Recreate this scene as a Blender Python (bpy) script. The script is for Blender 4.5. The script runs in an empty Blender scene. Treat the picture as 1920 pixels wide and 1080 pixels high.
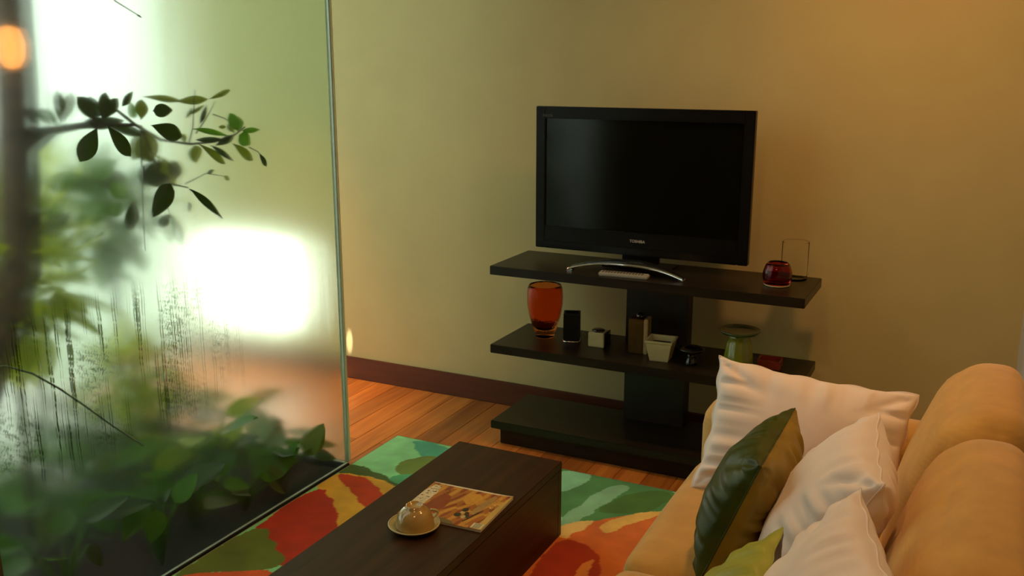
import bpy, bmesh, math, random
import numpy as np
from mathutils import Vector, Matrix, noise

# ------------------------------------------------------------------ camera
S = bpy.context.scene
COL = S.collection
H = 1.65                                   # eye height in metres
FPX = 1775.0                               # focal length in pixels of the 1920 wide frame
PITCH = math.atan(423 / FPX)
YAW = math.radians(26.5)
FW = np.array([-math.sin(YAW) * math.cos(PITCH), math.cos(YAW) * math.cos(PITCH), -math.sin(PITCH)])
RT = np.array([math.cos(YAW), math.sin(YAW), 0.0])
UP = np.cross(RT, FW)
cam_d = bpy.data.cameras.new('camera')
cam = bpy.data.objects.new('camera', cam_d)
COL.objects.link(cam)
cam.location = (0, 0, H)
cam.rotation_euler = (math.pi / 2 - PITCH, 0, YAW)
cam_d.sensor_width = 36.0
cam_d.lens = 36.0 * FPX / 1920.0
cam_d.clip_start = 0.02
S.camera = cam

# ------------------------------------------------------------------ sky, lamps of the room, exposure
S.view_settings.view_transform = 'Standard'
S.view_settings.look = 'None'
S.view_settings.gamma = 1.0
S.view_settings.use_curve_mapping = False
S.view_settings.exposure = 0.05
SKY = 1.75
world = bpy.data.worlds.new('overcast_sky')
S.world = world
world.use_nodes = True
bg = world.node_tree.nodes['Background']
bg.inputs[0].default_value = (0.95, 1.0, 0.93, 1)
bg.inputs[1].default_value = SKY
S.cycles.max_bounces = 14
S.cycles.diffuse_bounces = 5
S.cycles.glossy_bounces = 5
S.cycles.transmission_bounces = 12
S.cycles.transparent_max_bounces = 24
S.cycles.sample_clamp_indirect = 6.0


def light(name, kind, loc, target, energy, col, **kw):
    d = bpy.data.lights.new(name, kind)
    d.energy = energy
    d.color = col
    for k, v in kw.items():
        setattr(d, k, v)
    o = bpy.data.objects.new(name, d)
    COL.objects.link(o)
    o.location = loc
    o.rotation_euler = (Vector(target) - Vector(loc)).to_track_quat('-Z', 'Y').to_euler()
    return o


WARM = (1.0, 0.46, 0.15)


# ------------------------------------------------------------------ pixel rays (for measuring the photo)
def ray(x, y):
    return FW * FPX + RT * (x - 960) - UP * (y - 540)


def at_z(x, y, z):
    d = ray(x, y)
    return np.array([0, 0, H]) + d * ((z - H) / d[2])


def at_x(x, y, X):
    d = ray(x, y)
    return np.array([0, 0, H]) + d * (X / d[0])


def at_y(x, y, Y):
    d = ray(x, y)
    return np.array([0, 0, H]) + d * (Y / d[1])


# ------------------------------------------------------------------ material helpers
def new_mat(name):
    m = bpy.data.materials.new(name)
    m.use_nodes = True
    nt = m.node_tree
    for n in list(nt.nodes):
        nt.nodes.remove(n)
    out = nt.nodes.new('ShaderNodeOutputMaterial')
    return m, nt, out


def node(nt, kind, props=None, **ins):
    n = nt.nodes.new(kind)
    for k, v in (props or {}).items():
        setattr(n, k, v)
    for k, v in ins.items():
        key = k.replace('_', ' ')
        key = int(k[1:]) if k[0] == 'i' and k[1:].isdigit() else key
        if hasattr(v, 'is_output'):
            nt.links.new(v, n.inputs[key])
        else:
            n.inputs[key].default_value = v
    return n


def ramp(nt, fac, stops):
    r = nt.nodes.new('ShaderNodeValToRGB')
    nt.links.new(fac, r.inputs[0])
    e = r.color_ramp.elements
    while len(e) < len(stops):
        e.new(0.5)
    for i, (p, c) in enumerate(stops):
        e[i].position = p
        e[i].color = (c[0], c[1], c[2], 1) if not isinstance(c, float) else (c, c, c, 1)
    return r.outputs[0]


def principled(nt, out, **kw):
    b = node(nt, 'ShaderNodeBsdfPrincipled', None, **kw)
    nt.links.new(b.outputs[0], out.inputs[0])
    return b


def coords(nt, scale=(1, 1, 1)):
    tc = nt.nodes.new('ShaderNodeTexCoord')
    mp = node(nt, 'ShaderNodeMapping', None, Vector=tc.outputs['Object'])
    mp.inputs['Scale'].default_value = scale
    return mp.outputs[0]


def plain(name, col, rough=0.5, metal=0.0, var=0.12, nscale=30, bump=0.0, coat=0.0, spec=0.5, sheen=0.0):
    m, nt, out = new_mat(name)
    v = coords(nt)
    nz = node(nt, 'ShaderNodeTexNoise', None, Vector=v, Scale=nscale, Detail=4.0)
    lo = [max(0, c * (1 - var)) for c in col]
    hi = [min(1, c * (1 + var)) for c in col]
    c = ramp(nt, nz.outputs[0], [(0.3, lo), (0.7, hi)])
    b = principled(nt, out, Base_Color=c, Roughness=rough, Metallic=metal)
    b.inputs['Coat Weight'].default_value = coat
    b.inputs['Specular IOR Level'].default_value = spec
    b.inputs['Sheen Weight'].default_value = sheen
    if bump:
        bp = node(nt, 'ShaderNodeBump', None, Height=nz.outputs[0], Strength=bump, Distance=0.01)
        nt.links.new(bp.outputs[0], b.inputs['Normal'])
    return m


def wood(name, dark, lite, along='Y', rough=0.35, scale=1.0, per_object=0.0, spec=0.5):
    m, nt, out = new_mat(name)
    sc = {'X': (1.5, 26, 26), 'Y': (26, 1.5, 26), 'Z': (26, 26, 1.5)}[along]
    v = coords(nt, tuple(s * scale for s in sc))
    if per_object:
        oi = nt.nodes.new('ShaderNodeObjectInfo')
        mul = node(nt, 'ShaderNodeMath', {'operation': 'MULTIPLY'}, i0=oi.outputs['Random'], i1=57.0)
        ad = node(nt, 'ShaderNodeVectorMath', {'operation': 'ADD'}, i0=v, i1=mul.outputs[0])
        v = ad.outputs[0]
    nz = node(nt, 'ShaderNodeTexNoise', None, Vector=v, Scale=1.0, Detail=6.0, Roughness=0.6, Distortion=0.6)
    c = ramp(nt, nz.outputs[0], [(0.28, dark), (0.72, lite)])
    if per_object:
        mr = node(nt, 'ShaderNodeMapRange', None, Value=oi.outputs['Random'])
        mr.inputs['To Min'].default_value = 1 - per_object
        mr.inputs['To Max'].default_value = 1 + per_object
        mx = node(nt, 'ShaderNodeVectorMath', {'operation': 'MULTIPLY'}, i0=c, i1=mr.outputs[0])
        c = mx.outputs[0]
    b = principled(nt, out, Base_Color=c, Roughness=rough)
    b.inputs['Specular IOR Level'].default_value = spec
    bp = node(nt, 'ShaderNodeBump', None, Height=nz.outputs[0], Strength=0.08, Distance=0.004)
    nt.links.new(bp.outputs[0], b.inputs['Normal'])
    return m


def glassy(name, col, rough=0.02, ior=1.45, bump=0.0, nscale=60):
    m, nt, out = new_mat(name)
    b = principled(nt, out, Base_Color=(*col, 1), Roughness=rough, IOR=ior)
    b.inputs['Transmission Weight'].default_value = 1.0
    v = coords(nt)
    nz = node(nt, 'ShaderNodeTexVoronoi', None, Vector=v, Scale=nscale)
    if bump:
        bp = node(nt, 'ShaderNodeBump', None, Height=nz.outputs[0], Strength=bump, Distance=0.004)
        nt.links.new(bp.outputs[0], b.inputs['Normal'])
    return m


def emit(name, col, strength):
    m, nt, out = new_mat(name)
    e = node(nt, 'ShaderNodeEmission', None, Color=(*col, 1), Strength=strength)
    nt.links.new(e.outputs[0], out.inputs[0])
    return m


def leaf_mat(name, col, trans, mix=0.35, rough=0.35):
    m, nt, out = new_mat(name)
    oi = nt.nodes.new('ShaderNodeObjectInfo')
    v = coords(nt, (8, 8, 8))
    nz = node(nt, 'ShaderNodeTexNoise', None, Vector=v, Scale=3.0, Detail=3.0)
    hv = node(nt, 'ShaderNodeHueSaturation', None, Color=(*col, 1))
    mr = node(nt, 'ShaderNodeMapRange', None, Value=oi.outputs['Random'])
    mr.inputs['To Min'].default_value = 0.7
    mr.inputs['To Max'].default_value = 1.3
    nt.links.new(mr.outputs[0], hv.inputs['Value'])
    b = node(nt, 'ShaderNodeBsdfPrincipled', None, Base_Color=hv.outputs[0], Roughness=rough)
    b.inputs['Specular IOR Level'].default_value = 0.18
    bp = node(nt, 'ShaderNodeBump', None, Height=nz.outputs[0], Strength=0.15, Distance=0.01)
    nt.links.new(bp.outputs[0], b.inputs['Normal'])
    t = node(nt, 'ShaderNodeBsdfTranslucent', None, Color=(*trans, 1))
    mx = node(nt, 'ShaderNodeMixShader', None, i0=mix, i1=b.outputs[0], i2=t.outputs[0])
    nt.links.new(mx.outputs[0], out.inputs[0])
    return m


def fog_glass():
    """condensation on both faces of a pane: blurred view, droplets and trickles"""
    m, nt, out = new_mat('fogged_glass')
    tc = nt.nodes.new('ShaderNodeTexCoord')
    P = tc.outputs['Object']
    sep = node(nt, 'ShaderNodeSeparateXYZ', None, Vector=P)

    def mapped(scale):
        mp = node(nt, 'ShaderNodeMapping', None, Vector=P)
        mp.inputs['Scale'].default_value = scale
        return mp.outputs[0]

    def math_(op, a, b=0.0):
        return node(nt, 'ShaderNodeMath', {'operation': op}, i0=a, i1=b).outputs[0]

    # how thick the mist lies: broad clouds with fine vertical brushing
    cloud = node(nt, 'ShaderNodeTexNoise', None, Vector=mapped((1, 2.2, 1.4)), Scale=1.6, Detail=3.0).outputs[0]
    brush = node(nt, 'ShaderNodeTexNoise', None, Vector=mapped((1, 42, 1.6)), Scale=1.0, Detail=3.0).outputs[0]
    mist = math_('ADD', math_('MULTIPLY', cloud, 0.75), math_('MULTIPLY', brush, 0.35))
    fog = node(nt, 'ShaderNodeMapRange', {'interpolation_type': 'SMOOTHSTEP'}, Value=mist)
    fog.inputs['From Min'].default_value = 0.28
    fog.inputs['From Max'].default_value = 0.72
    fog.inputs['To Min'].default_value = 0.80
    fog.inputs['To Max'].default_value = 0.97
    # trickles: thin wavering vertical runs in the wet part of the pane
    wob = node(nt, 'ShaderNodeTexNoise', None, Vector=mapped((1, 10, 14)), Scale=1.0, Detail=2.0).outputs['Color']
    wv = node(nt, 'ShaderNodeVectorMath', {'operation': 'MULTIPLY_ADD'}, i0=wob, i1=(0, 0.010, 0), i2=P).outputs[0]
    mp = node(nt, 'ShaderNodeMapping', None, Vector=wv)
    mp.inputs['Scale'].default_value = (1, 110, 1.5)
    tr = node(nt, 'ShaderNodeTexNoise', None, Vector=mp.outputs[0], Scale=1.0, Detail=1.5).outputs[0]
    line = node(nt, 'ShaderNodeMapRange', {'interpolation_type': 'SMOOTHSTEP'}, Value=tr)
    line.inputs['From Min'].default_value = 0.595
    line.inputs['From Max'].default_value = 0.645
    beads = node(nt, 'ShaderNodeTexNoise', None, Vector=mapped((1, 130, 90)), Scale=1.0, Detail=2.0).outputs[0]
    bead = node(nt, 'ShaderNodeMapRange', {'interpolation_type': 'SMOOTHSTEP'}, Value=beads)
    bead.inputs['From Min'].default_value = 0.53
    bead.inputs['From Max'].default_value = 0.62

    def band(v, a, b, c, d):
        u = node(nt, 'ShaderNodeMapRange', {'interpolation_type': 'SMOOTHSTEP'}, Value=v)
        u.inputs['From Min'].default_value = a
        u.inputs['From Max'].default_value = b
        w = node(nt, 'ShaderNodeMapRange', {'interpolation_type': 'SMOOTHSTEP'}, Value=v)
        w.inputs['From Min'].default_value = c
        w.inputs['From Max'].default_value = d
        w.inputs['To Min'].default_value = 1.0
        w.inputs['To Max'].default_value = 0.0
        return math_('MULTIPLY', u.outputs[0], w.outputs[0])

    wet = math_('MULTIPLY', band(sep.outputs['Y'], 1.40, 1.62, 2.0, 2.6), band(sep.outputs['Z'], 0.44, 0.60, 0.90, 1.02))
    patch = node(nt, 'ShaderNodeTexNoise', None, Vector=mapped((1, 5, 3)), Scale=1.0, Detail=2.0).outputs[0]
    pm = node(nt, 'ShaderNodeMapRange', {'interpolation_type': 'SMOOTHSTEP'}, Value=patch)
    pm.inputs['From Min'].default_value = 0.42
    pm.inputs['From Max'].default_value = 0.62
    bead_m = math_('MULTIPLY', math_('MULTIPLY', bead.outputs[0], wet), math_('MULTIPLY', pm.outputs[0], 0.75))
    dash = node(nt, 'ShaderNodeMapRange', {'interpolation_type': 'SMOOTHSTEP'}, Value=beads)
    dash.inputs['From Min'].default_value = 0.36
    dash.inputs['From Max'].default_value = 0.50
    dash.inputs['To Min'].default_value = 0.25
    line_m = math_('MULTIPLY', math_('MULTIPLY', line.outputs[0], dash.outputs[0]), math_('MULTIPLY', wet, 0.97))
    water = math_('MAXIMUM', bead_m, line_m)

    clear = node(nt, 'ShaderNodeBsdfTransparent', None, Color=(0.95, 0.98, 0.95, 1))
    # a sheet of mist: forward scatter through a rough surface, a little light scattered wide
    far = node(nt, 'ShaderNodeBsdfRefraction', {'distribution': 'GGX'}, Color=(0.925, 0.98, 0.93, 1), Roughness=0.62, IOR=1.12)
    near = node(nt, 'ShaderNodeBsdfRefraction', {'distribution': 'GGX'}, Color=(0.925, 0.98, 0.93, 1), Roughness=0.27, IOR=1.12)
    blur = node(nt, 'ShaderNodeMixShader', None, i0=0.14, i1=near.outputs[0], i2=far.outputs[0])
    wide = node(nt, 'ShaderNodeBsdfTranslucent', None, Color=(0.92, 0.97, 0.90, 1))
    mist_s = node(nt, 'ShaderNodeMixShader', None, i0=0.008, i1=blur.outputs[0], i2=wide.outputs[0])
    base = node(nt, 'ShaderNodeMixShader', None, i0=fog.outputs[0], i1=clear.outputs[0], i2=mist_s.outputs[0])
    drop = node(nt, 'ShaderNodeBsdfTransparent', None, Color=(0.30, 0.34, 0.27, 1))  # dark tint stands in for the dark view refracted through the water
    wetmix = node(nt, 'ShaderNodeMixShader', None, i0=water, i1=base.outputs[0], i2=drop.outputs[0])
    gl = node(nt, 'ShaderNodeBsdfGlossy', None, Color=(1, 1, 1, 1), Roughness=0.12)
    fr = node(nt, 'ShaderNodeFresnel', None, IOR=1.14)
    fin = node(nt, 'ShaderNodeMixShader', None, i0=fr.outputs[0], i1=wetmix.outputs[0], i2=gl.outputs[0])
    nt.links.new(fin.outputs[0], out.inputs[0])
    return m


def attr_mat(name, rough=0.9, bump=0.4, nscale=400, var=0.25, sheen=0.0, spec=0.3):
    """colours dyed or printed on the thing itself, kept in a colour attribute"""
    m, nt, out = new_mat(name)
    a = node(nt, 'ShaderNodeVertexColor', {'layer_name': 'dye'})
    v = coords(nt)
    nz = node(nt, 'ShaderNodeTexNoise', None, Vector=v, Scale=nscale, Detail=3.0)
    n2 = node(nt, 'ShaderNodeTexNoise', None, Vector=v, Scale=9.0, Detail=3.0)
    s = node(nt, 'ShaderNodeMath', {'operation': 'ADD'}, i0=nz.outputs[0], i1=n2.outputs[0])
    mr = node(nt, 'ShaderNodeMapRange', None, Value=s.outputs[0])
    mr.inputs['From Min'].default_value = 0.6
    mr.inputs['From Max'].default_value = 1.4
    mr.inputs['To Min'].default_value = 1 - var
    mr.inputs['To Max'].default_value = 1 + var
    mx = node(nt, 'ShaderNodeVectorMath', {'operation': 'MULTIPLY'}, i0=a.outputs[0], i1=mr.outputs[0])
    b = principled(nt, out, Base_Color=mx.outputs[0], Roughness=rough)
    b.inputs['Specular IOR Level'].default_value = spec
    b.inputs['Sheen Weight'].default_value = sheen
    if bump:
        bp = node(nt, 'ShaderNodeBump', None, Height=nz.outputs[0], Strength=bump, Distance=0.004)
        nt.links.new(bp.outputs[0], b.inputs['Normal'])
    return m


def fabric(name, col, rough=0.8, sheen=0.3, weave=350, rib=0.0, spec=0.3, var=0.1):
    m, nt, out = new_mat(name)
    v = coords(nt)
    nz = node(nt, 'ShaderNodeTexNoise', None, Vector=v, Scale=weave, Detail=2.0)
    n2 = node(nt, 'ShaderNodeTexNoise', None, Vector=v, Scale=14.0, Detail=3.0)
    lo = [c * (1 - var) for c in col]
    hi = [min(1, c * (1 + var)) for c in col]
    c = ramp(nt, n2.outputs[0], [(0.3, lo), (0.7, hi)])
    b = principled(nt, out, Base_Color=c, Roughness=rough)
    b.inputs['Sheen Weight'].default_value = sheen
    b.inputs['Specular IOR Level'].default_value = spec
    h = nz.outputs[0]
    if rib:
        w = node(nt, 'ShaderNodeTexWave', {'bands_direction': 'Z'}, Vector=v, Scale=rib, Distortion=2.5, Detail=1.0)
        ad = node(nt, 'ShaderNodeMath', {'operation': 'ADD'}, i0=h, i1=w.outputs['Fac'])
        h = ad.outputs[0]
    bp = node(nt, 'ShaderNodeBump', None, Height=h, Strength=0.12, Distance=0.003)
    nt.links.new(bp.outputs[0], b.inputs['Normal'])
    return m


M = {}
M['wall'] = plain('wall_paint', (0.54, 0.465, 0.215), 0.65, var=0.03, nscale=6, bump=0.02, spec=0.3)
M['wall_white'] = plain('pale_wall_paint', (0.50, 0.47, 0.40), 0.8, var=0.03, nscale=6)
M['wall_rear'] = plain('dark_unseen_wall', (0.085, 0.06, 0.035), 0.6, var=0.2)  # unseen walls kept dark so the television screen reflects little light
M['ceiling'] = plain('ceiling_paint', (0.75, 0.70, 0.58), 0.9, var=0.02, nscale=5)
M['plank'] = wood('floor_timber', (0.33, 0.095, 0.014), (0.62, 0.235, 0.042), 'Y', 0.30, 1.0, 0.28)
M['subfloor'] = plain('subfloor', (0.05, 0.02, 0.008), 0.8)
M['base'] = wood('baseboard_timber', (0.072, 0.017, 0.004), (0.125, 0.032, 0.008), 'X', 0.5)
M['wenge'] = wood('wenge_veneer', (0.009, 0.006, 0.004), (0.020, 0.014, 0.008), 'X', 0.36, 1.4, 0.0, 0.35)
M['wengez'] = wood('wenge_veneer_upright', (0.010, 0.007, 0.005), (0.020, 0.015, 0.010), 'Z', 0.4, 1.4)
M['table'] = wood('table_walnut', (0.022, 0.009, 0.003), (0.060, 0.024, 0.008), 'Y', 0.45, 1.2, 0.0, 0.28)
M['black'] = plain('black_plastic', (0.006, 0.006, 0.006), 0.3, var=0.1, spec=0.2)
M['screen'] = plain('dark_screen', (0.004, 0.0045, 0.002), 0.13, var=0.02, spec=0.35)
M['chrome'] = plain('polished_metal', (0.75, 0.75, 0.72), 0.16, metal=1.0, var=0.03)
M['silver'] = plain('silver_plastic', (0.55, 0.55, 0.48), 0.35, metal=0.4, var=0.04)
M['greyprint'] = plain('pale_lettering', (0.62, 0.62, 0.56), 0.4, var=0.02)
M['dimprint'] = plain('dim_lettering', (0.10, 0.10, 0.10), 0.4, var=0.02)
M['amber'] = glassy('amber_red_glass', (0.96, 0.30, 0.07), 0.06, 1.2, 0.25, 130)
M['ruby'] = glassy('ruby_glass', (0.60, 0.05, 0.02), 0.03, 1.35, 0.05, 60)
M['clear'] = glassy('clear_glass', (0.99, 0.995, 0.98), 0.0, 1.07)
M['cream'] = plain('cream_ceramic', (0.58, 0.54, 0.28), 0.35, var=0.04, coat=0.3)
M['bronze'] = plain('brushed_bronze', (0.30, 0.20, 0.07), 0.3, metal=0.9, var=0.25, nscale=12)
M['bronze_edge'] = plain('pale_brass', (0.72, 0.58, 0.34), 0.3, metal=0.6, var=0.08)
M['celadon'] = plain('green_glaze', (0.21, 0.25, 0.022), 0.18, var=0.15, nscale=10, coat=0.6)
M['celadon_dark'] = plain('green_glaze_dish', (0.07, 0.11, 0.04), 0.22, var=0.15, nscale=10, coat=0.5)
M['black_glaze'] = plain('black_glaze', (0.008, 0.008, 0.009), 0.12, var=0.1, coat=0.6)
M['black_matt'] = plain('black_matt_wax', (0.008, 0.009, 0.010), 0.5, var=0.1, spec=0.3)
M['rust'] = plain('rust_lacquer', (0.30, 0.045, 0.012), 0.35, var=0.1, coat=0.2)
M['sofa'] = fabric('tan_velour', (0.62, 0.36, 0.085), 0.85, 0.35, 380, 22.0)
M['sofa_dark'] = fabric('tan_velour_base', (0.45, 0.27, 0.09), 0.85, 0.2, 380)
M['white_cotton'] = fabric('white_cotton', (0.90, 0.82, 0.78), 0.6, 0.3, 500, var=0.03)
M['green_silk'] = fabric('deep_green_silk', (0.040, 0.062, 0.003), 0.42, 0.0, 250, spec=0.35, var=0.2)
M['gold_silk'] = fabric('gold_olive_silk', (0.28, 0.19, 0.016), 0.45, 0.0, 250, spec=0.4, var=0.2)
M['lime_silk'] = fabric('lime_silk', (0.33, 0.38, 0.025), 0.42, 0.15, 250, spec=0.5, var=0.1)
M['brown_silk'] = fabric('dark_brown_silk', (0.035, 0.022, 0.008), 0.42, 0.1, 250, spec=0.5, var=0.1)
M['rug'] = attr_mat('tufted_wool', 0.95, 0.5, 420, 0.32, 0.15)
M['rug_edge'] = plain('rug_binding', (0.30, 0.33, 0.20), 0.9)
M['cover'] = attr_mat('magazine_print', 0.28, 0.0, 160, 0.22, spec=0.5)
M['paper'] = plain('paper', (0.75, 0.68, 0.50), 0.6, var=0.03)
M['ink'] = plain('printing_ink', (0.02, 0.015, 0.01), 0.5)
M['ceramic_cup'] = plain('honey_glaze', (0.50, 0.33, 0.10), 0.14, var=0.2, nscale=14, coat=0.6)
M['ceramic_saucer'] = plain('saucer_glaze', (0.50, 0.40, 0.15), 0.18, var=0.1, nscale=14, coat=0.5)
M['fog'] = fog_glass()
M['glass_edge'] = plain('polished_glass_edge', (0.68, 0.86, 0.78), 0.3, var=0.05)
M['track'] = plain('dark_channel', (0.02, 0.022, 0.02), 0.5)
M['soil'] = plain('dark_soil', (0.016, 0.014, 0.009), 0.9, var=0.5, nscale=20, bump=0.6)
M['paving'] = plain('pale_paving', (0.66, 0.68, 0.62), 0.85, var=0.08, nscale=3)
M['bark'] = plain('brown_bark', (0.085, 0.055, 0.028), 0.9, var=0.5, nscale=25, bump=0.8)
M['twig'] = plain('dark_twig', (0.035, 0.030, 0.014), 0.8, var=0.3)
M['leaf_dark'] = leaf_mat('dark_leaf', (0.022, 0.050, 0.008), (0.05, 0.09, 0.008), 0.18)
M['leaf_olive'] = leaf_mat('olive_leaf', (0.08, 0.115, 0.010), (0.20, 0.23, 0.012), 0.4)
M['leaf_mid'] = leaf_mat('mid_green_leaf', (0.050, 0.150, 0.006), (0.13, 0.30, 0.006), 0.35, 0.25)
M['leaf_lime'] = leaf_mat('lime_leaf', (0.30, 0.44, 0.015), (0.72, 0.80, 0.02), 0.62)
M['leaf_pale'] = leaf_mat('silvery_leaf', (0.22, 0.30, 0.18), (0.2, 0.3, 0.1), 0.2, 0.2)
M['pane_light'] = emit('daylit_pane', (1.0, 0.99, 0.90), 5.0)
M['frame_white'] = plain('window_frame_paint', (0.7, 0.7, 0.66), 0.5, var=0.02)
M['lamp_glow'] = emit('orange_lamp_glow', (1.0, 0.34, 0.08), 1.7)
M['lamp_body'] = plain('lamp_metal', (0.06, 0.05, 0.04), 0.4, metal=0.7)
M['down_glow'] = emit('warm_lamp_disc', WARM, 10.0)


# ------------------------------------------------------------------ object helpers
def mesh_data(name, verts, faces, mats, smooth=False, mat_idx=None):
    me = bpy.data.meshes.new(name)
    me.from_pydata([tuple(float(c) for c in v) for v in verts], [], [tuple(int(i) for i in f) for f in faces])
    for m in (mats if isinstance(mats, (list, tuple)) else [mats]):
        me.materials.append(m)
    if mat_idx is not None:
        me.polygons.foreach_set('material_index', np.array(mat_idx, dtype=np.int32))
    if smooth:
        me.polygons.foreach_set('use_smooth', np.ones(len(me.polygons), dtype=bool))
    me.update()
    return me


def link(name, me, parent=None, loc=None, mw=None):
    o = bpy.data.objects.new(name, me)
    COL.objects.link(o)
    if parent is not None:
        o.parent = parent
    if loc is not None:
        o.location = loc
    if mw is not None:
        o.matrix_basis = mw
    return o


def obj(name, verts, faces, mats, parent=None, loc=None, smooth=False, mat_idx=None):
    return link(name, mesh_data(name, verts, faces, mats, smooth, mat_idx), parent, loc)


def tag(o, label, cat, group=None):
    o['label'] = label
    o['category'] = cat
    if group:
        o['group'] = group
    return o


def thing(name, label, cat, loc=(0, 0, 0), rz=0.0, group=None):
    o = bpy.data.objects.new(name, None)
    o.empty_display_size = 0.1
    COL.objects.link(o)
    o.location = loc
    o.rotation_euler = (0, 0, rz)
    return tag(o, label, cat, group)


def struct(o):
    o['kind'] = 'structure'
    return o


BOXF = [(0, 3, 2, 1), (4, 5, 6, 7), (0, 1, 5, 4), (1, 2, 6, 5), (2, 3, 7, 6), (3, 0, 4, 7)]


def boxv(x0, x1, y0, y1, z0, z1):
    return [(x0, y0, z0), (x1, y0, z0), (x1, y1, z0), (x0, y1, z0), (x0, y0, z1), (x1, y0, z1), (x1, y1, z1), (x0, y1, z1)]


def boxes(name, specs, mat, parent=None, loc=None, bevel=0.0):
    bm = bmesh.new()
    for s in specs:
        vs = [bm.verts.new(v) for v in boxv(*s)]
        for f in BOXF:
            bm.faces.new([vs[i] for i in f])
    if bevel:
        bmesh.ops.bevel(bm, geom=list(bm.edges), offset=bevel, segments=2, affect='EDGES', clamp_overlap=True)
    me = bpy.data.meshes.new(name)
    bm.to_mesh(me)
    bm.free()
    me.materials.append(mat)
    return link(name, me, parent, loc)


def box(name, x0, x1, y0, y1, z0, z1, mat, parent=None, loc=None, bevel=0.0):
    return boxes(name, [(x0, x1, y0, y1, z0, z1)], mat, parent, loc, bevel)


def lathe(name, prof, mat, parent=None, loc=None, seg=40, close=True, square=0.0):
    """profile (r, z) turned about z; square > 0 gives a rounded square plan"""
    vs, fs = [], []
    n = len(prof)
    for i in range(seg):
        a = 2 * math.pi * i / seg
        c, s = math.cos(a), math.sin(a)
        k = 1.0
        if square:
            p = 2 + square
            k = (abs(c) ** p + abs(s) ** p) ** (-1.0 / p)
        for r, z in prof:
            vs.append((r * k * c, r * k * s, z))
    for i in range(seg):
        j = (i + 1) % seg
        for q in range(n - 1):
            fs.append((i * n + q, j * n + q, j * n + q + 1, i * n + q + 1))
    bm = bmesh.new()
    bv = [bm.verts.new(v) for v in vs]
    for f in fs:
        bm.faces.new([bv[t] for t in f])
    bmesh.ops.remove_doubles(bm, verts=bm.verts, dist=1e-5)
    bmesh.ops.dissolve_degenerate(bm, edges=bm.edges, dist=1e-6)
    bmesh.ops.recalc_face_normals(bm, faces=bm.faces)
    me = bpy.data.meshes.new(name)
    bm.to_mesh(me)
    bm.free()
    me.materials.append(mat)
    me.polygons.foreach_set('use_smooth', np.ones(len(me.polygons), dtype=bool))
    return link(name, me, parent, loc)


def tube_geo(pts, rads, seg=8, cap=True):
    pts = [Vector(p) for p in pts]
    vs, fs = [], []
    prev = None
    for i, p in enumerate(pts):
        t = (pts[min(i + 1, len(pts) - 1)] - pts[max(i - 1, 0)]).normalized()
        a = Vector((0, 0, 1)) if abs(t.z) < 0.9 else Vector((1, 0, 0))
        if prev is not None:
            a = prev
        u = (a - t * a.dot(t)).normalized()
        prev = u
        w = t.cross(u)
        r = rads[i] if isinstance(rads, (list, tuple)) else rads
        for k in range(seg):
            an = 2 * math.pi * k / seg
            vs.append(p + (u * math.cos(an) + w * math.sin(an)) * r)
    for i in range(len(pts) - 1):
        for k in range(seg):
            k2 = (k + 1) % seg
            fs.append((i * seg + k, i * seg + k2, (i + 1) * seg + k2, (i + 1) * seg + k))
    if cap:
        fs.append(tuple(range(seg - 1, -1, -1)))
        b = (len(pts) - 1) * seg
        fs.append(tuple(range(b, b + seg)))
    return vs, fs


def tube(name, pts, rads, mat, parent=None, seg=8):
    v, f = tube_geo(pts, rads, seg)
    return obj(name, v, f, mat, parent, smooth=True)


def merge(parts):
    V, Fc = [], []
    for v, f in parts:
        b = len(V)
        V += list(v)
        Fc += [tuple(i + b for i in q) for q in f]
    return V, Fc


def text_obj(name, body, size, mat, parent, mw, extrude=0.0006):
    cu = bpy.data.curves.new(name, 'FONT')
    cu.body = body
    cu.size = size
    cu.align_x = 'CENTER'
    cu.align_y = 'CENTER'
    cu.extrude = extrude
    cu.resolution_u = 3
    tmp = bpy.data.objects.new(name, cu)
    COL.objects.link(tmp)
    bpy.context.view_layer.update()
    dg = bpy.context.evaluated_depsgraph_get()
    me = bpy.data.meshes.new_from_object(tmp.evaluated_get(dg))
    bpy.data.objects.remove(tmp)
    me.materials.clear()
    me.materials.append(mat)
    return link(name, me, parent, mw=mw)


def round_box(name, half, r, mat, parent=None, loc=None, n=14, bulge=(0, 0, 0), warp=None):
    """soft upholstered block; bulge crowns each pair of faces"""
    hx, hy, hz = half
    idx, vs, fs = {}, [], []

    def vert(p):
        k = tuple(round(c, 5) for c in p)
        if k not in idx:
            idx[k] = len(vs)
            vs.append(p)
        return idx[k]
    for ax in range(3):
        for sg in (-1, 1):
            for i in range(n):
                for j in range(n):
                    q = []
                    for (a, b) in ((i, j), (i + 1, j), (i + 1, j + 1), (i, j + 1)):
                        p = [0, 0, 0]
                        p[ax] = sg
                        p[(ax + 1) % 3] = -math.cos(math.pi * a / n)
                        p[(ax + 2) % 3] = -math.cos(math.pi * b / n)
                        q.append(vert(tuple(p)))
                    fs.append(tuple(q if sg > 0 else reversed(q)))
    out = []
    for p in vs:
        P = [p[0] * hx, p[1] * hy, p[2] * hz]
        inner = [max(-(h - r), min(h - r, c)) for c, h in zip(P, half)]
        d = Vector([a - b for a, b in zip(P, inner)])
        if d.length > 1e-9:
            d = d.normalized() * r
        Q = [a + b for a, b in zip(inner, d)]
        u = [c / h for c, h in zip(P, half)]
        for ax in range(3):
            o1, o2 = (ax + 1) % 3, (ax + 2) % 3
            Q[ax] += bulge[ax] * u[ax] * (1 - u[o1] ** 2) * (1 - u[o2] ** 2)
        Q = Vector(Q)
        if warp:
            Q = warp(Q)
        out.append(Q)
    return obj(name, out, fs, mat, parent, loc, smooth=True)


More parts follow.
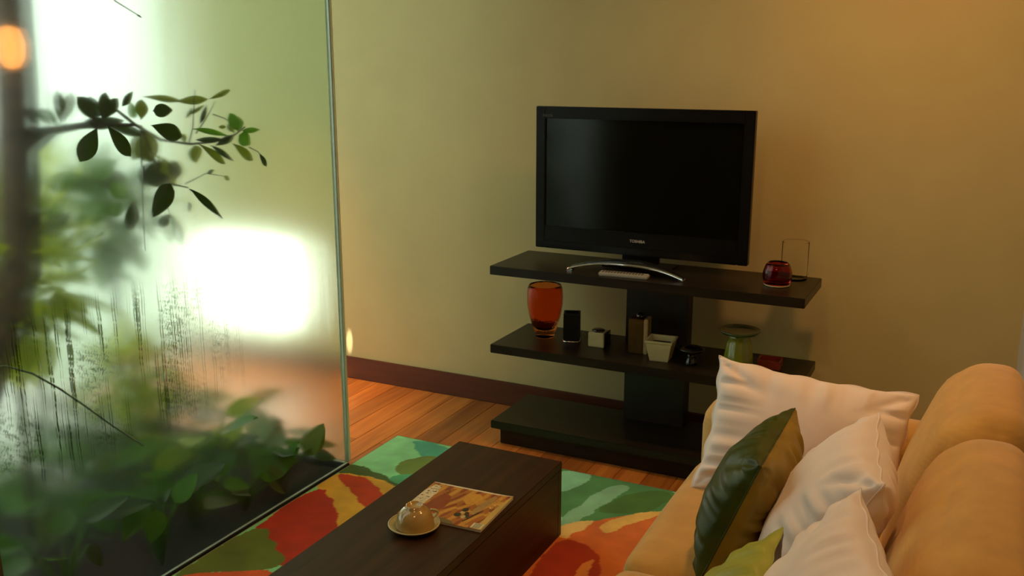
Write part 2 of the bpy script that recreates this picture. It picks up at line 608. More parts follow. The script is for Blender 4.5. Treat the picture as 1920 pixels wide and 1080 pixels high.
def smoothstep(a, b, x):
    t = min(1, max(0, (x - a) / (b - a)))
    return t * t * (3 - 2 * t)


def pillow(name, center, right, up, w, h, thick, mats, label, seed=0, concave=0.07, wrinkle=1.0, group=None, sag=0.0, n=56):
    """two stitched faces, ears at the corners, gathers along the seam.
    right x up = the face carrying mats[0]"""
    right = Vector(right).normalized()
    nrm = right.cross(Vector(up)).normalized()
    up = nrm.cross(right).normalized()
    vs, fs, mi = [], [], []
    rnd = random.Random(seed)
    ph = [rnd.uniform(0, 6.28) for _ in range(12)]
    grid = {}
    for side in (1, -1):
        for i in range(n + 1):
            for j in range(n + 1):
                edge = i in (0, n) or j in (0, n)
                if edge and side == -1:
                    continue
                u = -math.cos(math.pi * i / n) * 0.45 + (2 * i / n - 1) * 0.55
                v = -math.cos(math.pi * j / n) * 0.45 + (2 * j / n - 1) * 0.55
                x = u * w / 2 * (1 - concave * (1 - v * v))
                y = v * h / 2 * (1 - concave * (1 - u * u))
                base = max(0, (1 - u ** 2) * (1 - v ** 2))
                t = thick / 2 * base ** 0.42
                du, dv = 1 - abs(u), 1 - abs(v)
                de = min(du, dv)
                along = v if du < dv else u
                s = seed * 3.1 + (7 if side < 0 else 0)
                g = math.sin(along * 17 + 3 * noise.noise((along * 3, s, 0)) + ph[0 if du < dv else 1])
                g += 0.7 * math.sin(along * 31 + ph[2 if side > 0 else 3] + 4 * noise.noise((along * 4, s, 3)))
                fall = smoothstep(0.0, 0.10, de) * (1 - smoothstep(0.12, 0.65, de))
                t += wrinkle * 0.0045 * g * fall * min(1, w / 0.4)
                t += wrinkle * 0.012 * noise.noise((u * 1.8 + s, v * 1.8, 1.3)) * smoothstep(0, 0.4, de)
                rr = max(abs(u), abs(v))
                diag = abs(abs(u) - abs(v))
                t -= wrinkle * 0.010 * math.exp(-(diag / 0.09) ** 2) * smoothstep(0.45, 0.8, rr) * smoothstep(0, 0.1, de)
                t = max(t, 0.0) if not edge else 0.0
                wav = 0.004 * wrinkle * (math.sin(along * 13 + ph[5]) if edge else 0)
                p = Vector(center) + right * (x + (wav if du < dv else 0)) + up * (y + (wav if dv <= du else 0) - sag * (1 - u * u) * (v + 1) * 0.5 * h) + nrm * (t * side)
                grid[(side, i, j)] = len(vs)
                if edge:
                    grid[(-side, i, j)] = len(vs)
                vs.append(p)
        for i in range(n):
            for j in range(n):
                pass
    for side in (1, -1):
        for i in range(n):
            for j in range(n):
                q = [grid[(side, i, j)], grid[(side, i + 1, j)], grid[(side, i + 1, j + 1)], grid[(side, i, j + 1)]]
                fs.append(q if side > 0 else q[::-1])
                mi.append(0 if side > 0 else len(mats) - 1)
    lo = min(v.z for v in vs)
    c = Vector((center[0], center[1], lo))
    root = thing(name, label, 'pillow', tuple(c), 0, group)
    nf = n * n
    if len(mats) == 1:
        obj('cover', [v - c for v in vs], fs, mats, root, smooth=True)
    else:
        for k, nm in ((0, 'front_cover'), (1, 'back_cover')):
            sub = fs[:nf] if k == 0 else fs[nf:]
            used = sorted({i for f in sub for i in f})
            rm = {o: q for q, o in enumerate(used)}
            obj(nm, [vs[i] - c for i in used], [[rm[i] for i in f] for f in sub], mats[k], root, smooth=True)
    # stitched seam around the edge
    ring = [(i, 0) for i in range(n)] + [(n, j) for j in range(n)] + [(i, n) for i in range(n, 0, -1)] + [(0, j) for j in range(n, 0, -1)]
    pts = [vs[grid[(1, i, j)]] - c for i, j in ring]
    pts.append(pts[0])
    v, f = tube_geo(pts, 0.0022, 5, False)
    obj('seam', v, f, mats[0], root, smooth=True)
    return root


# ================================================================== THE SETTING
XG, YG, YW, XR = -2.283, 3.016, 3.96, 0.187        # glass plane, glass corner, back wall, right wall
XL, YB, ZC = -4.16, -1.6, 2.75                     # open end of the passage, rear wall, ceiling

floor = struct(boxes('floor', [(XG, XR, YB, YW, -0.10, -0.016), (XL, XG, YG, YW, -0.10, -0.016)], M['subfloor']))
rnd = random.Random(4)
PW = 0.118
plank_meshes = {}


def plank(x0, x1, y0, y1):
    key = (round(x1 - x0, 3), round(y1 - y0, 3))
    if key not in plank_meshes:
        w, l = key
        o_ = boxes('plank', [(0.0008, w - 0.0008, 0.0008, l - 0.0008, -0.016, 0.0)], M['plank'], floor, (x0, y0, 0), 0.0009)
        plank_meshes[key] = o_.data
        return
    link('plank', plank_meshes[key], floor, (x0, y0, 0))


nx = int((XR - XL) / PW)
for i in range(nx):
    x0 = XR - (i + 1) * PW
    ymin = 0.6 if x0 > XG else YG
    y = YW
    L = rnd.choice((0.7, 1.1, 1.5))
    while y > ymin + 0.01:
        y2 = max(ymin, y - L)
        plank(x0, x0 + PW, y2, y)
        y = y2
        L = 1.5

# back wall with a low window over the passage floor
WX0, WX1, WZ0, WZ1 = -4.02, -3.27, 0.16, 0.74
wall_back = struct(boxes('wall_back', [(XL, WX0, YW, YW + 0.16, -0.1, ZC), (WX1, XR + 0.16, YW, YW + 0.16, -0.1, ZC),
                                      (WX0, WX1, YW, YW + 0.16, -0.1, WZ0), (WX0, WX1, YW, YW + 0.16, WZ1, ZC)], M['wall']))
struct(box('wall_right', XR, XR + 0.16, YB, YW, -0.1, ZC, M['wall_white']))
struct(box('wall_rear', XG, XR, YB - 0.16, YB, -0.1, ZC, M['wall_rear']))
struct(boxes('ceiling', [(XG - 0.02, XR, YB, YW, ZC, ZC + 0.12), (XL, XG - 0.02, YG - 0.02, YW, ZC, ZC + 0.12)], M['ceiling']))
struct(boxes('baseboard_back', [(XL, XR, YW - 0.018, YW, 0.0, 0.118)], M['base'], bevel=0.003))
struct(boxes('baseboard_right', [(XR - 0.018, XR, YB, YW - 0.02, 0.0, 0.118)], M['base'], bevel=0.003))

win = struct(boxes('window_1', [(WX0, WX0 + 0.03, YW + 0.05, YW + 0.1, WZ0, WZ1), (WX1 - 0.03, WX1, YW + 0.05, YW + 0.1, WZ0, WZ1),
                               (WX0 + 0.03, WX1 - 0.03, YW + 0.05, YW + 0.1, WZ0, WZ0 + 0.03), (WX0 + 0.03, WX1 - 0.03, YW + 0.05, YW + 0.1, WZ1 - 0.03, WZ1)], M['frame_white']))
box('pane', WX0 + 0.03, WX1 - 0.03, YW + 0.07, YW + 0.08, WZ0 + 0.03, WZ1 - 0.03, M['pane_light'], win)

# glass enclosure of the planted court
wall_left = struct(box('wall_left', XG - 0.012, XG + 0.012, 1.456, YG, -0.05, 0.006, M['track']))
wall_passage = struct(box('wall_passage', XL, XG - 0.013, YG - 0.012, YG + 0.012, -0.05, 0.006, M['track']))


def pane(x0, x1, y0, y1, z1=2.75):
    v = boxv(x0, x1, y0, y1, 0.007, z1)
    big_x = (y1 - y0) > (x1 - x0)
    mi = [1, 1, 1 if big_x else 0, 0 if big_x else 1, 1 if big_x else 0, 0 if big_x else 1]
    return obj('glass_pane', v, BOXF, [M['fog'], M['glass_edge']], wall_left if big_x else wall_passage, mat_idx=mi)


pane(XG - 0.006, XG + 0.006, 1.462, YG)
struct(box('wall_left_unseen', XG - 0.10, XG + 0.02, YB, 1.455, -0.1, ZC, M['wall_rear']))  # unseen wall added, solid and dark, to dim reflections in the television screen
pane(XL, XG - 0.008, YG - 0.006, YG + 0.006)

box('corner_seal', XG - 0.0065, XG + 0.0065, YG + 0.0065, YG + 0.020, 0.007, 2.745, M['glass_edge'], wall_left)
# ground of the court and outside
struct(box('ground_soil', -3.45, XG - 0.02, YB, YG - 0.02, -0.12, -0.02, M['soil']))
struct(boxes('ground_paving', [(-24.0, XL, -14.0, 22.0, -0.16, -0.06), (XL, -3.45, -14.0, YG - 0.02, -0.16, -0.06)], M['paving']))

# recessed warm ceiling lamps over the seating; added unseen ones dapple the passage
def downlight(loc, r, label, target, energy, col, **kw):
    t = thing('ceiling_light', label, 'light', loc, 0, 'recessed ceiling lights')
    lathe('trim_ring', [(r, 0), (r + 0.018, 0), (r + 0.02, -0.006), (r, -0.012), (r - 0.004, -0.006), (r, 0)], M['frame_white'], t)
    light('lamp_light', kw.pop('kind', 'SPOT'), (loc[0], loc[1], loc[2] - 0.03), target, energy, col, **kw).name = 'ceiling_lamp_light'
    return t


downlight((-0.30, 3.05, ZC), 0.09, 'recessed warm ceiling light above the far end of the tan sofa', (-0.30, 3.0, 0), 62, WARM,
          spot_size=math.radians(160), spot_blend=0.9, shadow_soft_size=0.09)
downlight((-0.75, 0.9, ZC), 0.09, 'recessed warm ceiling light behind the viewer', (-0.70, 1.3, 0), 34, (1.0, 0.60, 0.30),
          spot_size=math.radians(150), spot_blend=0.8, shadow_soft_size=0.09)
downlight((-3.15, 3.48, ZC), 0.05, 'unseen added lamp warming the passage floor to orange', (-3.25, 3.42, 0), 260, (1.0, 0.44, 0.12),  # added lamp, only there to make the passage floor more orange
          spot_size=math.radians(46), spot_blend=0.9, shadow_soft_size=0.05)
for k, (tgt, e, ang, c, src) in enumerate([  # added narrow spots stand in for sun patches and orange floor glints
        ((-2.945, 3.96, 0.20), 1500, 0.9, (1, 0.92, 0.8), (-2.85, 3.12)),
        ((-2.985, 3.90, 0.0), 3500, 1.3, (1, 0.62, 0.2), (-3.10, 3.55)),
        ((-4.05, 3.62, 0.0), 2200, 1.8, (1, 0.5, 0.15), (-3.9, 3.40)),
        ((-3.35, 3.47, 0.0), 2200, 1.5, (1, 0.5, 0.15), (-3.45, 3.72)),
        ((-3.50, 3.85, 0.0), 2000, 1.5, (1, 0.5, 0.15), (-3.6, 3.25))]):
    downlight((src[0], src[1], ZC), 0.03, 'unseen added spotlight throwing a light patch on the ' + ('wall near the glass corner', 'floor near the glass corner', 'floor at the open end', 'middle of the floor', 'floor below the window')[k], tgt, e, c,
              spot_size=math.radians(ang), spot_blend=0.6, shadow_soft_size=0.006)

# ================================================================== TELEVISION STAND
ST = (-1.1875, 3.66, 0.0)
X0, X1, Y0, Y1 = -0.65, 0.65, -0.187, 0.195
stand = thing('television_stand', 'dark wood three-tier television stand against the beige wall', 'tv stand', ST)
box('plinth', X0 + 0.03, X1 - 0.03, Y0 + 0.035, Y1 - 0.02, 0.0, 0.078, M['wenge'], stand, bevel=0.002)
box('base_slab', X0, X1, Y0, Y1, 0.078, 0.114, M['wenge'], stand, bevel=0.003)
box('column', -0.136, 0.136, 0.10, 0.175, 0.114, 0.426, M['wengez'], stand, bevel=0.002)
box('shelf', X0, X1, Y0, Y1, 0.426, 0.464, M['wenge'], stand, bevel=0.002)
box('column', -0.136, 0.136, 0.10, 0.175, 0.464, 0.773, M['wengez'], stand, bevel=0.002)
box('shelf', X0, X1, Y0, Y1, 0.773, 0.811, M['wenge'], stand, bevel=0.002)
ZT, ZM = 0.811, 0.464

# ================================================================== TELEVISION
TX, TY = -1.272, 3.715
tv = thing('television', 'black flat screen television on a curved chrome foot', 'television', (TX, TY, ZT))
W2, TZ0, TZ1 = 0.465, 0.049, 0.658
b = 0.043
sx0, sx1, sz0, sz1 = -W2 + b, W2 - b, TZ0 + 0.098, TZ1 - 0.050
box('rear_shell', -W2 + 0.02, W2 - 0.02, 0.03, 0.075, TZ0 + 0.02, TZ1 - 0.015, M['black'], tv, bevel=0.012)
bz = boxes('bezel', [(-W2, sx0, 0.0, 0.034, TZ0, TZ1), (sx1, W2, 0.0, 0.034, TZ0, TZ1),
                     (sx0, sx1, 0.0, 0.034, TZ0, sz0), (sx0, sx1, 0.0, 0.034, sz1, TZ1)], M['black'], tv, bevel=0.0025)
box('screen', sx0 - 0.002, sx1 + 0.002, 0.010, 0.03, sz0 - 0.002, sz1 + 0.002, M['screen'], tv)
box('speaker_strip', -W2 + 0.01, W2 - 0.01, -0.004, 0.0, TZ0 + 0.006, TZ0 + 0.034, M['black'], tv, bevel=0.0015)
face = Matrix.Rotation(math.pi / 2, 4, 'X')
text_obj('brand_lettering', 'TOSHIBA', 0.0165, M['greyprint'], tv, Matrix.Translation((0.004, -0.0012, TZ0 + 0.062)) @ face)
text_obj('series_lettering', 'REGZA', 0.014, M['dimprint'], tv, Matrix.Translation((-W2 + 0.055, -0.0012, TZ1 - 0.038)) @ face)
# arched chrome foot
vs, fs = [], []
n = 36
for i in range(n + 1):
    t = -1 + 2 * i / n
    x = 0.012 + 0.245 * t
    yc = -0.165 + 0.06 * (1 - t * t)
    z = 0.004 + 0.034 * (1 - t * t) ** 0.9
    wd = 0.022 + 0.036 * (1 - abs(t)) ** 0.8
    for (dy, dz) in ((-wd, 0.0), (-wd * 0.92, 0.006), (-wd * 0.3, 0.011), (wd * 0.3, 0.012), (wd * 0.92, 0.006), (wd, 0.0), (0, -0.003)):
        vs.append((x, yc + dy, z + dz))
    if i:
        for k in range(7):
            k2 = (k + 1) % 7
            fs.append(((i - 1) * 7 + k, (i - 1) * 7 + k2, i * 7 + k2, i * 7 + k))
fs.append(tuple(range(7)))
fs.append(tuple(n * 7 + k for k in range(6, -1, -1)))
foot = obj('foot', vs, fs, M['chrome'], tv, smooth=True)
boxes('foot_pad', [(0.237, 0.262, -0.182, -0.152, 0.0, 0.008)], M['chrome'], foot, bevel=0.002)
boxes('foot_pad', [(-0.238, -0.213, -0.182, -0.152, 0.0, 0.008)], M['chrome'], foot, bevel=0.002)
box('foot_plate', -0.14, 0.16, -0.04, 0.10, 0.0005, 0.008, M['black'], tv, bevel=0.004)
box('neck', -0.075, 0.085, 0.036, 0.07, 0.008, TZ0 + 0.03, M['black'], tv, bevel=0.006)

# remote control lying before the foot
rm = thing('remote_control', 'slim silver remote control lying in front of the television foot', 'remote', (-1.255, 3.525, ZT), math.radians(4))
box('case', -0.102, 0.102, -0.022, 0.022, 0.0, 0.016, M['silver'], rm, bevel=0.004)
bt = boxes('button', [(-0.003, 0.003, -0.004, 0.004, 0, 0.0025)], M['dimprint'], rm, (-0.085, -0.011, 0.016), 0.0006)
for i in range(14):
    for j in range(3):
        if i == 0 and j == 0:
            continue
        link('button', bt.data, rm, (-0.085 + i * 0.0125, -0.011 + j * 0.011, 0.016))

# ================================================================== THINGS ON THE TOP SHELF
t = thing('votive_vase', 'round ruby red glass votive on the top shelf', 'vase', (-0.674, 3.645, ZT))
lathe('bowl', [(0, 0), (0.038, 0), (0.050, 0.010), (0.056, 0.035), (0.055, 0.055), (0.046, 0.082), (0.037, 0.092), (0.034, 0.091), (0.042, 0.080), (0.049, 0.055), (0.049, 0.036), (0.043, 0.018), (0.03, 0.012), (0, 0.012)], M['ruby'], t)
lathe('foot_ring', [(0.0385, -0.0), (0.044, 0.0), (0.050, 0.006), (0.0475, 0.0075), (0.0385, 0.0)], M['cream'], t)
t = thing('glass_cylinder', 'tall clear glass cylinder vase behind the ruby votive', 'vase', (-0.637, 3.79, ZT))
lathe('wall_of_glass', [(0, 0.0), (0.050, 0.0), (0.0515, 0.003), (0.0515, 0.150), (0.050, 0.152), (0.0500, 0.150), (0.0500, 0.010), (0.048, 0.007), (0, 0.007)], M['clear'], t, seg=48)

# ================================================================== THINGS ON THE MIDDLE SHELF
t = thing('amber_vase', 'tall amber red bubbled glass vase on the middle shelf', 'vase', (-1.677, 3.69, ZM))
lathe('body', [(0, 0), (0.040, 0), (0.044, 0.006), (0.043, 0.014), (0.055, 0.045), (0.070, 0.095), (0.079, 0.150), (0.080, 0.190), (0.077, 0.222), (0.071, 0.236),
               (0.068, 0.236), (0.073, 0.220), (0.075, 0.190), (0.074, 0.150), (0.065, 0.098), (0.050, 0.055), (0.030, 0.038), (0, 0.034)], M['amber'], t, seg=48)
t = thing('candle_block', 'black square candle holder beside the amber vase', 'candle holder', (-1.543, 3.682, ZM), math.radians(20))
lathe('rim_base', [(0, 0), (0.036, 0), (0.040, 0.004), (0.037, 0.008), (0, 0.008)], M['chrome'], t, seg=40, square=2.5)
box('block', -0.036, 0.036, -0.036, 0.036, 0.0085, 0.120, M['black_matt'], t, bevel=0.003)
boxes('top_rim', [(-0.036, 0.036, -0.036, -0.028, 0.1205, 0.128), (-0.036, 0.036, 0.028, 0.036, 0.1205, 0.128), (-0.036, -0.028, -0.028, 0.028, 0.1205, 0.128), (0.028, 0.036, -0.028, 0.028, 0.1205, 0.128)], M['black_matt'], t, bevel=0.001)
t = thing('cream_box', 'small cream cube box with a dark round lid', 'box', (-1.413, 3.668, ZM), math.radians(2))
box('cube', -0.036, 0.036, -0.034, 0.034, 0, 0.064, M['cream'], t, bevel=0.003)
box('dark_side', 0.0362, 0.044, -0.030, 0.034, 0.0, 0.066, M['black_glaze'], t, bevel=0.002)
lathe('lid', [(0, 0.0645), (0.026, 0.0645), (0.028, 0.070), (0.020, 0.074), (0, 0.074)], M['black_glaze'], t, seg=32)
t = thing('bronze_flask', 'tall bronze flask with a pale brass edge before the column', 'flask', (-1.222, 3.655, ZM), math.radians(4))
box('body', -0.044, 0.022, -0.03, 0.03, 0, 0.148, M['bronze'], t, bevel=0.004)
box('edge_strip', 0.0222, 0.040, -0.032, 0.030, 0, 0.152, M['bronze_edge'], t, bevel=0.003)
lathe('stopper', [(0, 0.148), (0.016, 0.148), (0.018, 0.156), (0.016, 0.166), (0.008, 0.170), (0, 0.170)], M['black_glaze'], t, (0.0, 0.0, 0.0), seg=28)
# tapered square pot
t = thing('square_pot', 'cream square tapered pot in the middle of the shelf', 'pot', (-1.112, 3.600, ZM), math.radians(4))
r0, r1, hh = 0.037, 0.053, 0.088
q = math.sqrt(2)
vs, fs = [], []
prof = [(r0, 0.0), (r0 + 0.001, 0.002), (r1, hh - 0.010), (r1 + 0.003, hh - 0.008), (r1 + 0.004, hh), (r1 - 0.004, hh), (r1 - 0.008, hh - 0.006), (r0 - 0.004, 0.010)]
for r, z in prof:
    for sx, sy in ((-1, -1), (1, -1), (1, 1), (-1, 1)):
        vs.append((sx * r, sy * r, z))
for i in range(len(prof) - 1):
    for k in range(4):
        k2 = (k + 1) % 4
        fs.append((i * 4 + k, i * 4 + k2, (i + 1) * 4 + k2, (i + 1) * 4 + k))
fs.append((3, 2, 1, 0))
e_ = (len(prof) - 1) * 4
fs.append((e_, e_ + 1, e_ + 2, e_ + 3))
pot = obj('pot_wall', vs, fs, M['cream'], t)
box('filling', -0.041, 0.041, -0.041, 0.041, 0.062, 0.066, M['soil'], t)
t = thing('pedestal_dish', 'small black glazed dish on a flared foot', 'dish', (-0.982, 3.590, ZM))
lathe('foot', [(0, 0), (0.026, 0), (0.028, 0.003), (0.022, 0.016), (0.017, 0.034), (0.020, 0.044), (0, 0.044)], M['black_glaze'], t)
lathe('bowl', [(0, 0.044), (0.020, 0.044), (0.044, 0.054), (0.052, 0.066), (0.050, 0.068), (0.040, 0.058), (0.018, 0.052), (0, 0.051)], M['black_glaze'], t)
t = thing('pedestal_stand', 'green glazed flat dish on a thick ribbed pedestal', 'dish', (-0.800, 3.62, ZM))
vs, fs = [], []
seg, prof = 48, [(0.058, 0.0), (0.060, 0.006), (0.056, 0.060), (0.048, 0.105), (0.040, 0.128), (0.046, 0.140)]
for i in range(seg):
    a = 2 * math.pi * i / seg
    k = 1 + 0.025 * math.cos(12 * a)
    for r, z in prof:
        vs.append((r * k * math.cos(a), r * k * math.sin(a), z))
n = len(prof)
for i in range(seg):
    j = (i + 1) % seg
    for p in range(n - 1):
        fs.append((i * n + p, j * n + p, j * n + p + 1, i * n + p + 1))
fs.append(tuple(i * n for i in range(seg - 1, -1, -1)))
fs.append(tuple(i * n + n - 1 for i in range(seg)))
obj('pedestal', vs, fs, M['celadon'], t, smooth=True)
lathe('dish', [(0, 0.140), (0.045, 0.140), (0.072, 0.148), (0.081, 0.158), (0.080, 0.161), (0.070, 0.154), (0.04, 0.150), (0, 0.149)], M['celadon_dark'], t, seg=56)
t = thing('rust_dish', 'small square rust red dish at the end of the middle shelf', 'dish', (-0.690, 3.70, ZM), math.radians(3))
boxes('wall_rim', [(-0.045, 0.045, -0.040, -0.034, 0.0, 0.034), (-0.045, 0.045, 0.034, 0.040, 0.0, 0.034), (-0.045, -0.039, -0.034, 0.034, 0.0, 0.034), (0.039, 0.045, -0.034, 0.034, 0.0, 0.034)], M['rust'], t, bevel=0.0015)
box('bottom', -0.039, 0.039, -0.034, 0.034, 0.0, 0.010, M['rust'], t)

# ================================================================== RUG
def inside(poly, X, Y):
    r = np.zeros(X.shape, bool)
    j = len(poly) - 1
    for i in range(len(poly)):
        xi, yi = poly[i]
        xj, yj = poly[j]
        with np.errstate(divide='ignore', invalid='ignore'):
            c = ((yi > Y) != (yj > Y)) & (X < (xj - xi) * (Y - yi) / (yj - yi) + xi)
        r ^= c
        j = i
    return r


def lin(c):
    return tuple(((v / 255) / 12.92 if v / 255 <= 0.04045 else ((v / 255 + 0.055) / 1.055) ** 2.4) for v in c)


def smooth_poly(p, it=2):
    for _ in range(it):
        q = []
        for i in range(len(p)):
            a, b_ = np.array(p[i]), np.array(p[(i + 1) % len(p)])
            q += [tuple(a * 0.75 + b_ * 0.25), tuple(a * 0.25 + b_ * 0.75)]
        p = q
    return p


RZ = 0.012
RX0, RX1, RY0, RY1 = -2.246, -0.30, 1.15, 3.35
st = 0.006
gx = np.arange(RX0, RX1 + st / 2, st)
gy = np.arange(RY0, RY1 + st / 2, st)
GX, GY = np.meshgrid(gx, gy, indexing='ij')
wob = 0.004 * np.sin(GX * 43 + 2 * np.sin(GY * 31)) + 0.004 * np.sin(GY * 51 + 2 * np.sin(GX * 37))
PX, PY = GX + wob, GY + wob * 0.7
C = np.zeros(GX.shape + (3,))
C[:] = np.array(lin((118, 196, 136))) * 1.6
shapes = [   # outlines measured on the photograph, laid on the rug in metres
    ((66, 160, 128), [(770, 822), (850, 838), (830, 862), (800, 866), (778, 846)]),
    ((96, 128, 48), [(738, 880), (752, 864), (800, 854), (830, 856), (790, 892), (748, 892)]),
    ((70, 160, 110), [(715, 905), (745, 888), (790, 890), (740, 925)]),
    ((64, 96, 40), [(630, 884), (655, 868), (690, 878), (745, 904), (740, 914), (690, 903), (650, 893)]),
    ((206, 164, 52), [(590, 912), (632, 884), (690, 893), (745, 908), (700, 960), (640, 1000), (600, 960)]),
    ((176, 60, 20), [(628, 887), (665, 891), (704, 903), (728, 930), (690, 962), (665, 925)]),
    ((200, 160, 50), [(688, 897), (742, 908), (722, 930), (708, 908)]),
    ((170, 44, 14), [(470, 990), (600, 906), (624, 940), (643, 978), (560, 1090), (520, 1050), (490, 1010)]),
    ((92, 112, 36), [(300, 1090), (488, 976), (515, 1020), (540, 1062), (470, 1072), (380, 1072)]),
    ((210, 92, 40), [(250, 1130), (330, 1076), (430, 1072), (540, 1066), (520, 1200), (300, 1250)]),
    ((70, 132, 74), [(1020, 850), (1290, 915), (1240, 968), (1040, 1000)]),
    ((120, 190, 150), [(1040, 878), (1120, 890), (1100, 905), (1040, 930)]),
    ((120, 178, 140), [(1040, 985), (1080, 950), (1140, 910), (1190, 908), (1160, 930), (1100, 968), (1060, 990)]),
    ((64, 110, 40), [(1110, 960), (1180, 922), (1270, 918), (1236, 956), (1180, 965)]),
    ((196, 104, 40), [(1000, 1000), (1052, 992), (1120, 975), (1200, 962), (1260, 956), (1230, 1100), (900, 1200)]),
    ((222, 184, 110), [(1040, 990), (1075, 978), (1118, 975), (1100, 992), (1075, 1000), (1060, 1012), (1045, 1006)]),
    ((222, 176, 90), [(1118, 994), (1150, 972), (1205, 960), (1250, 958), (1215, 974), (1170, 985), (1140, 1002)]),
    ((160, 52, 24), [(1000, 1060), (1050, 1008), (1095, 1018), (1128, 1038), (1124, 1100), (960, 1140)]),
    ((206, 130, 60), [(1070, 1090), (1088, 1058), (1115, 1045), (1108, 1072), (1090, 1095)]),
]
for col, poly in shapes:
    W = smooth_poly([tuple(at_z(x, y, RZ)[:2]) for x, y in poly], 2)
    C[inside(W, PX, PY)] = np.minimum(np.array(lin(col)) * 1.45, 0.95)
nxg, nyg = GX.shape
top = np.stack([GX, GY, np.full(GX.shape, RZ)], -1).reshape(-1, 3)
ii, jj = np.meshgrid(np.arange(nxg - 1), np.arange(nyg - 1), indexing='ij')
a = (ii * nyg + jj).ravel()
fs = np.stack([a, a + nyg, a + nyg + 1, a + 1], -1)
rug = thing('rug', 'tufted rug with red, orange, yellow and green leaf shapes', 'rug', ((RX0 + RX1) / 2, (RY0 + RY1) / 2, 0.0))
off = np.array([(RX0 + RX1) / 2, (RY0 + RY1) / 2, 0])
pile = obj('pile', (top - off).tolist(), fs.tolist(), M['rug'], rug, smooth=True)
ca = pile.data.color_attributes.new('dye', 'FLOAT_COLOR', 'POINT')
ca.data.foreach_set('color', np.concatenate([C.reshape(-1, 3), np.ones((nxg * nyg, 1))], 1).astype(np.float32).ravel())
hx, hy = (RX1 - RX0) / 2, (RY1 - RY0) / 2
boxes('binding', [(-hx - 0.004, -hx, -hy, hy, 0.0005, RZ), (hx, hx + 0.004, -hy, hy, 0.0005, RZ), (-hx, hx, hy, hy + 0.004, 0.0005, RZ), (-hx, hx, -hy - 0.004, -hy, 0.0005, RZ)], M['rug_edge'], rug)
box('backing', -hx, hx, -hy, hy, 0.0005, RZ - 0.002, M['rug_edge'], rug)

# ================================================================== COFFEE TABLE
TZ = 0.292
ct = thing('coffee_table', 'low dark brown block coffee table standing on the rug', 'coffee table', (-1.425, 2.02, RZ))
tx, ty0, ty1, th = 0.207, -0.82, 0.817, TZ - RZ
box('top', -tx, tx, ty0, ty1, th - 0.028, th, M['table'], ct, bevel=0.0025)
box('side_panel', tx - 0.026, tx - 0.001, ty0 + 0.027, ty1 - 0.027, 0.0, th - 0.0285, M['table'], ct, bevel=0.001)
box('side_panel', -tx + 0.001, -tx + 0.026, ty0 + 0.027, ty1 - 0.027, 0.0, th - 0.0285, M['table'], ct, bevel=0.001)
box('end_panel', -tx + 0.001, tx - 0.001, ty1 - 0.0265, ty1 - 0.001, 0.0, th - 0.0285, M['table'], ct, bevel=0.001)
box('end_panel', -tx + 0.001, tx - 0.001, ty0 + 0.001, ty0 + 0.0265, 0.0, th - 0.0285, M['table'], ct, bevel=0.001)

# magazine: u along the sheet from the title edge, v across
mw_, mh_ = 0.285, 0.242
mag = thing('magazine', 'glossy magazine with an orange cover lying on the coffee table', 'magazine', (-1.374, 2.366, TZ), math.radians(2.5))
n1, n2 = 150, 130
U, V = np.meshgrid(np.linspace(0, 1, n1), np.linspace(0, 1, n2), indexing='ij')
MC = np.zeros(U.shape + (3,))
MC[:] = lin((176, 104, 30))
st1 = np.sin(U * 34 - V * 11 + 2.2 * np.sin(V * 7)) + 0.6 * np.sin(U * 71 - V * 20)
MC[st1 > 0.35] = lin((206, 150, 56))
MC[st1 < -0.75] = lin((140, 62, 18))
for col, poly in [((226, 214, 178), [(0, 0.06), (0.14, 0.10), (0.17, 0.90), (0, 0.94)]),
                  ((228, 220, 190), [(-.1, 0.965), (1.1, 0.965), (1.1, 1.1), (-.1, 1.1)]),
                  ((148, 60, 20), [(0.17, 0.15), (0.34, 0.05), (0.42, 0.45), (0.34, 0.75), (0.2, 0.66)]),
                  ((214, 156, 54), [(0.45, 0.74), (0.64, 0.5), (0.72, 0.8), (0.6, 0.93)]),
                  ((176, 140, 84), [(0.70, 0.36), (0.79, 0.33), (0.86, 0.9), (0.78, 0.92)]),
                  ((206, 172, 92), [(0.92, -.1), (1.1, -.1), (1.1, 0.97), (0.94, 0.97)]),
                  ((112, 100, 58), [(0.36, -.1), (0.66, -.1), (0.66, 0.08), (0.42, 0.12)]),
                  ((44, 38, 26), [(0.56, 0.28), (0.60, 0.20), (0.66, 0.22), (0.64, 0.34)]),
                  ((44, 38, 26), [(0.60, 0.44), (0.63, 0.36), (0.69, 0.38), (0.66, 0.50)]),
                  ((48, 40, 28), [(0.66, 0.34), (0.72, 0.22), (0.76, 0.24), (0.70, 0.40)]),
                  ((196, 184, 130), [(0.61, 0.33), (0.65, 0.30), (0.67, 0.35), (0.63, 0.38)]),
                  ((192, 180, 124), [(0.66, 0.22), (0.71, 0.18), (0.72, 0.26), (0.68, 0.29)]),
                  ((60, 46, 26), [(0.74, 0.10), (0.84, 0.46), (0.82, 0.48), (0.72, 0.14)])]:
    MC[inside(smooth_poly(poly, 1), U, V)] = lin(col)
rr = np.random.RandomState(3)
for k in range(46):                                  # unreadable title strokes and cover lines
    u0, v0 = rr.uniform(0.015, 0.13), rr.uniform(0.12, 0.92)
    MC[(U > u0) & (U < u0 + rr.uniform(0.008, 0.03)) & (V > v0) & (V < v0 + rr.uniform(0.006, 0.03))] = lin((96, 78, 60))
for k in range(30):
    u0, v0 = rr.uniform(0.86, 0.93), rr.uniform(0.45, 0.9)
    MC[(U > u0) & (U < u0 + 0.012) & (V > v0) & (V < v0 + rr.uniform(0.008, 0.025))] = lin((235, 200, 120) if k % 2 else (110, 60, 24))
